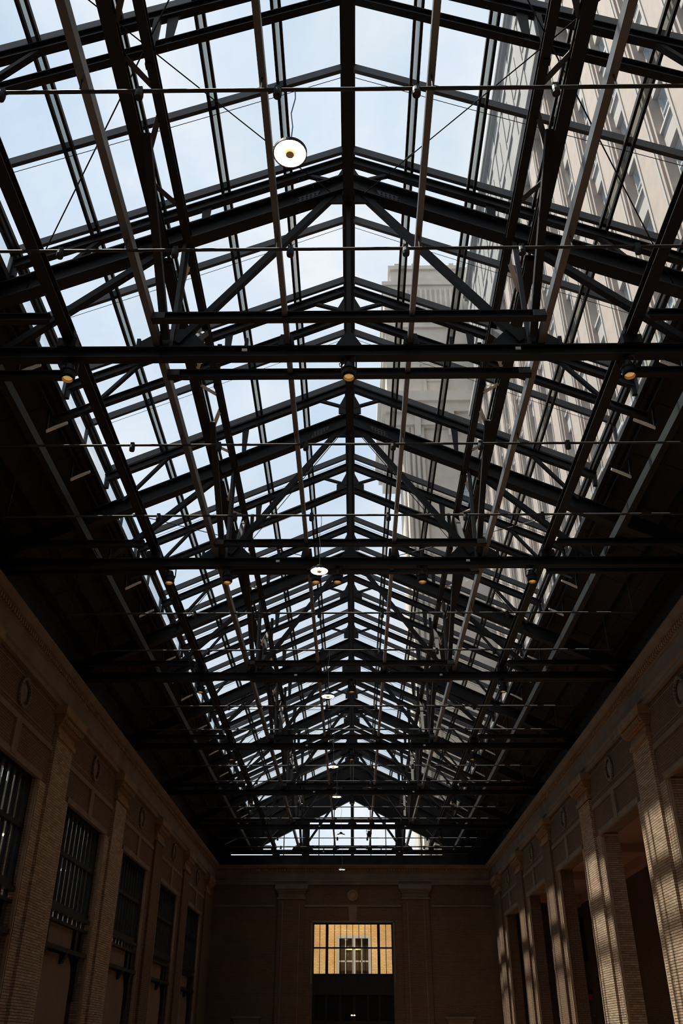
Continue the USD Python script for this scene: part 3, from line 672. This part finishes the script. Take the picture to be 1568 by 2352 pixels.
# ================================================================ PIPES, LAMPS, SPOTLIGHTS
PIPES = [6.37, 8.86, 13.71, 16.36, 21.44, 24.02, 29.0, 31.6, 36.5, 39.0, 43.9, 46.4, 51.4, 53.95]
P0 = None
for i, y in enumerate(PIPES):
    l = 'thin dark pipe across the hall carrying small sensor heads, %s from the camera' % ORD[i]
    if P0 is None:
        P0 = t = thing('overhead_pipe', l, 'pipe', (0, y, 11.5), 'pipes strung across the roof bays')
        MB().tube([(-7.6, y, 11.5), (7.6, y, 11.5)], .024, 10).build('pipe_run', M['pipe'], t)
        for x in (-4.2, -2.52, -.84, .84, 2.52, 4.2):
            m = MB().lathe([(.02, .03), (.05, .02), (.055, -.05), (.05, -.1), (.02, -.11)], (x, y, 11.47), 12)
            m.box((x-.035, y-.035, 11.45), (x+.035, y+.035, 11.55)).build('sensor_head', M['black'], t)
        for x in (-3.26, 3.26, -1.04, 1.04): MB().tube([(x, y, 11.5), (x, y, 11.78)], .012, 6).build('hanger', M['pipe'], t)
        for x in (-7.55, 7.55): MB().tube([(x, y, 11.5), (x, y, 12.9)], .014, 6).build('hanger', M['pipe'], t)
    else: copy_of(P0, 'overhead_pipe', l, (0, y, 11.5))

LP = [(-.65, 6.37, 10.29), (-.65, 16.36, 10.13), (-.66, 24.02, 10.09), (-.66, 31.6, 10.14), (-.62, 36.5, 10.24), (-.54, 43.9, 10.19), (-.61, 53.95, 10.25)]
for i, (x, y, z) in enumerate(LP):
    t = thing('pendant_lamp', 'glowing ring pendant lamp on a thin cable, ' + ('largest and closest to the camera' if i == 0 else 'furthest, against the far cornice' if i == 6 else '%s in the row from the camera' % ORD[i]), 'lamp', (x, y, z), 'ring pendant lamps down the hall')
    R = .19
    MB().lathe([(.07, 0), (.075, -.004), (R-.012, -.006), (R-.008, 0)], (x, y, z), 36, caps=False).build('ring_diffuser', M['lamp_ring'], t)
    MB().lathe([(R-.006, -.012), (R+.004, -.01), (R+.004, .03), (R-.03, .05), (.08, .06), (.07, .12), (.03, .14), (.001, .14)], (x, y, z), 36, caps=False).build('housing', M['black'], t)
    MB().lathe([(.001, -.03), (.045, -.028), (.065, -.01), (.07, .005)], (x, y, z), 20).build('hub', M['hub'], t)
    k = (11.5-z)
    MB().tube([(x, y, z+.13), (x+.015, y, z+.13+.3*k), (x-.012, y+.01, z+.15+.5*k), (x+.03, y, z+.85*k), (x+.025, y, 11.45), (x+.005, y, 11.49)], .007, 6).build('cable', M['cable'], t)
    pl = UsdLux.DiskLight.Define(stage, '/World/lamp_glow_%d' % (i+1)); pl.AddTranslateOp().Set((x, y, z-.035)); pl.CreateRadiusAttr(.17); pl.CreateIntensityAttr(14); pl.CreateColorAttr((1, .74, .45))

def make_spot(x, y, label):
    z = 11.2
    t = thing('spotlight', label, 'spotlight', (x, y, z), 'black stage spotlights under the tie beams')
    MB().lathe([(.001, .17), (.06, .165), (.075, .13), (.095, .05), (.115, .03), (.12, -.1), (.115, -.12), (.1, -.12)], (x, y, z+.02), 20, caps=False).build('body', M['black'], t)
    MB().lathe([(.114, .1), (.13, .1), (.13, .08), (.114, .08)], (x, y, z-.06), 20, caps=False).build('colour_frame', M['black'], t)
    MB().lathe([(.078, .05), (.09, -.02), (.094, -.025), (.094, -.01)], (x, y, z-.11), 20, caps=False).build('reflector', M['lens_rim'], t)
    MB().lathe([(.001, -.012), (.05, -.006), (.078, .012)], (x, y, z-.1), 20).build('lens', M['spot_lens'], t)
    m = MB()
    for q in (-1, 1): m.box((x+q*.136-.006, y-.02, z+.02), (x+q*.136+.006, y+.02, z+.24))
    m.box((x-.142, y-.02, z+.235), (x+.142, y+.02, z+.25)); m.build('yoke', M['black'], t)
    MB().box((x-.03, y-.035, z+.25), (x+.03, y+.035, z+.3)).build('clamp', M['black'], t)
    MB().tube([(x-.06, y-.05, z+.17), (x-.14, y-.06, z+.12), (x-.16, y-.04, z+.2), (x-.08, y-.02, z+.29)], .008, 6).build('cord', M['black'], t)
    return t
SP0 = None
SPX = {1: [-4.7, 0, 4.66], 2: [-4.36, -2.96, -.83, -.31, 1.73, 4.36], 3: [-4.76, .02, 4.78], 4: [-4.7, .0, 4.7], 5: [-4.7, 0, 4.7], 6: [-4.7, .9, 4.7]}
for i, xs in SPX.items():
    for j, x in enumerate(xs):
        where = (['at the left', 'under the middle', 'at the right'] if len(xs) == 3 else ['far left', 'left', 'left of centre beside the pendant', 'just left of centre', 'right of centre', 'far right'])[j]
        l = 'black stage spotlight %s of the %s' % (where, truss_name(i))
        if SP0 is None: SP0 = make_spot(x, TY[i], l)
        else: copy_of(SP0, 'spotlight', l, (x, TY[i], 11.2), None, float(rng.uniform(-40, 40)))

# ================================================================ TOWER BEYOND THE RIGHT WALL
TX = 14.0
tw = thing('office_tower', 'tall pale brick tower with rows of recessed windows seen through the right roof slope', 'building', (TX, 30, 9.3))
TY0, TY1, P = -14.0, 78.55, 4.25
Z0, Z1, FL = 9.3, 61.5, 3.9
ncol = int((TY1-TY0)/P) + 1
base = 24.5 - P*9
ZF = [Z0 + .85 + FL*k for k in range(13)]            # window sills
MB().box((TX+.9, TY0, Z0), (TX+12, TY1, 81)).build('core', M['tower_trim'], tw)
for c in range(ncol+1):
    yc = base + P*c
    if yc < TY0 - 1 or yc > TY1 + 1: continue
    y0, y1 = max(yc+1.05, TY0), min(yc+P-1.05, TY1)
    if y1 - y0 > .4: MB().box((TX, y0, Z0), (TX+1, y1, Z1)).build('pier', M['tower'], tw)
    if yc+1.05 > TY1 or yc-1.05 < TY0: continue
    for q in (-1, 1):
        MB().box((TX+.14, yc+q*1.05-.16, Z0), (TX+1, yc+q*1.05+.16, Z1)).build('moulding', M['tower'], tw)
        MB().box((TX-.06, yc+q*1.3-.06, Z0), (TX+.2, yc+q*1.3+.06, Z1)).build('moulding', M['tower_trim'], tw)
    for k, z in enumerate(ZF):
        MB().box((TX+.42, yc-.9, z-FL+2.55), (TX+1, yc+.9, z)).build('spandrel', M['tower_trim'], tw)
        MB().box((TX+.3, yc-.92, z-.1), (TX+.9, yc+.92, z+.04)).build('sill', M['tower_white'], tw)
        if yc < 8 or z < 16 or (yc > 60 and z < 24): 
            MB().box((TX+.8, yc-.9, z), (TX+.9, yc+.9, z+2.55)).build('window', M['tower_glass'], tw); continue
        f = MB()
        for a_ in (-.88, -.04, .8): f.box((TX+.66, yc+a_, z), (TX+.8, yc+a_+.08, z+2.55))
        for zz in (z+.04, z+1.25, z+2.45): f.box((TX+.67, yc-.9, zz), (TX+.8, yc+.9, zz+.08))
        wprim = f.build('window', M['tower_white'], tw)
        MB().box((TX+.74, yc-.88, z), (TX+.76, yc+.88, z+2.52)).build('pane', M['tower_glass'], wprim)
# grey attic storeys
MB().box((TX+.5, TY0, Z1), (TX+12, TY1, 81)).build('attic_wall', M['tower_grey'], tw)
for (z0, z1, o, m) in ((60.9, 61.5, -.35, 'tower_trim'), (61.5, 62.1, -.5, 'tower_grey'), (62.1, 62.6, -.7, 'tower_grey'), (70.6, 71.2, .36, 'tower_grey'), (77.2, 77.7, .36, 'tower_grey'), (79.9, 80.4, .1, 'tower_grey'), (80.4, 81.1, -.1, 'tower_grey')):
    MB().box((TX+o, TY0, z0), (TX+12, TY1, z1)).build('cornice', M[m], tw)
for c in range(ncol+1):
    yc = base + P*c
    if TY0+1.5 < yc < TY1-1.5:
        MB().box((TX+.42, yc+P/2-.9, 62.6), (TX+.6, yc+P/2+.9, 79.9)).build('attic_pilaster', M['tower_grey'], tw)
        for z in (64.6, 72.6):
            w_ = MB().box((TX+.44, yc-1.0, z-.15), (TX+.52, yc+1.0, z)).build('attic_window', M['tower_grey'], tw)
            MB().box((TX+.44, yc-.85, z), (TX+.5, yc+.85, z+3.2)).build('pane', M['tower_grey'], w_)

wg = thing('tower_wing', 'grey stone end block of the tower with stepped top, cornice and fluted corner', 'building', (9, 80, 9))
WY = 79.8
MB().box((6.3, WY+.4, 0), (26, WY+14, 62)).build('block', M['wing'], wg)
for x0, x1, z0, z1, y in ((4.25, 26, 61.5, 84.4, WY), (5.12, 26, 84.4, 87.3, WY+.1)):
    MB().box((x0, y, z0), (x1, WY+14, z1)).build('attic', M['wing'], wg)
for x0, z0, z1, p in ((3.55, 63.3, 64.6, .7), (3.1, 64.6, 66.0, 1.1), (4.0, 61.7, 63.3, .3), (3.9, 72.0, 72.7, .35), (3.95, 76.6, 77.0, .3), (4.0, 78.6, 79.2, .25), (4.0, 83.9, 84.5, .25), (4.85, 86.7, 87.3, .25)):
    MB().box((x0, WY-p, z0), (14, WY+14+p, z1)).build('moulding', M['wing'], wg)
for x in np.arange(5.0, 13.9, .62): MB().box((x, WY-.14, 79.5), (x+.3, WY, 83.2)).build('triglyph', M['wing'], wg)
for x in (6.0, 8.2, 10.6, 13.0): MB().box((x-.3, WY-.2, 87.3), (x+.3, WY+.4, 87.7)).build('antefix', M['wing'], wg)
MB().sweep([(8.2, WY-.4, 70.6), (11.6, WY-.4, 70.6), (9.9, WY-.4, 71.7)], (0, .5, 0)).build('pediment', M['wing'], wg)
f = MB(); f.box((8.5, WY-.25, 66.2), (8.9, WY, 70.6)); f.box((10.9, WY-.25, 66.2), (11.3, WY, 70.6)); f.box((8.4, WY-.3, 70.2), (11.4, WY, 70.6)); f.box((8.9, WY-.16, 68.2), (10.9, WY, 68.4)); f.build('niche_frame', M['wing'], wg)
for x in (7.6, 11.4):
    m = MB(); m.sweep([(x-.35, y, z) for y, z in ((WY-.9, 63.3), (WY+.4, 63.3), (WY+.4, 60.2), (WY-.1, 60.4), (WY-.35, 61.6))], (.7, 0, 0)); m.build('bracket', M['wing'], wg)
for x in np.arange(5.9, 8.6, .55): MB().lathe([(.2, 9), (.2, 58.6), (.28, 59.2), (.28, 61.7)], (x, WY+.2, 0), 8).build('flute', M['wing'], wg)
MB().box((5.7, WY-.1, 58.9), (8.7, WY+.6, 59.3)).build('moulding', M['wing'], wg)
MB().box((8.7, WY+.25, 57.2), (14, WY+.5, 57.6)).build('moulding', M['wing'], wg)
for z in (51.2, 56.0 - 12):
    w_ = MB(); w_.box((12.0, WY+.2, z), (12.2, WY+.42, z+4)); w_.box((13.6, WY+.2, z), (13.8, WY+.42, z+4)); w_.box((12.0, WY+.2, z+3.8), (13.8, WY+.42, z+4)); w_.box((12.0, WY+.15, z-.2), (13.8, WY+.42, z)); w_.box((12.2, WY+.3, z+1.9), (13.6, WY+.42, z+2.0))
    p_ = w_.build('window', M['wing'], wg); MB().box((12.2, WY+.36, z), (13.6, WY+.38, z+3.8)).build('pane', M['tower_glass'], p_)

# ================================================================ ARCADE DETAILS
aw = thing('window_%d' % (wn+1), 'dark window high on the back wall of the arcade', None, (13.3, 55.8, 5.8), kind='structure')
f = MB(); f.box((13.42, 54.6, 5.7), (13.5, 57.0, 5.85)); f.box((13.42, 54.6, 7.85), (13.5, 57.0, 8.0)); f.box((13.42, 54.6, 5.7), (13.5, 54.72, 8.0)); f.box((13.42, 56.88, 5.7), (13.5, 57.0, 8.0)); f.box((13.42, 55.75, 5.7), (13.5, 55.85, 8.0)); f.build('window_frame', M['iron'], aw)
for y0, y1 in ((54.72, 55.75), (55.85, 56.88)): MB().box((13.47, y0, 5.85), (13.495, y1, 7.85)).build('pane', M['dark_glass'], aw)
rs = thing('alarm_box', 'small black box with a red lower half on the arcade back wall', 'alarm box', (13.4, 56.6, 3.9))
MB().box((13.36, 56.2, 4.05), (13.5, 57.0, 4.2)).build('hood', M['black'], rs); MB().box((13.38, 56.25, 3.8), (13.5, 56.95, 4.05)).build('red_face', M['red'], rs)
dd = thing('door_2', 'dark doorway in the arcade back wall below the red box', None, (13.4, 55.6, 0), kind='structure')
MB().box((13.44, 54.9, 0), (13.5, 56.3, 2.95)).build('door_leaf', M['black'], dd); MB().box((13.4, 54.8, 2.95), (13.5, 56.4, 3.05)).build('door_head', M['stone'], dd)
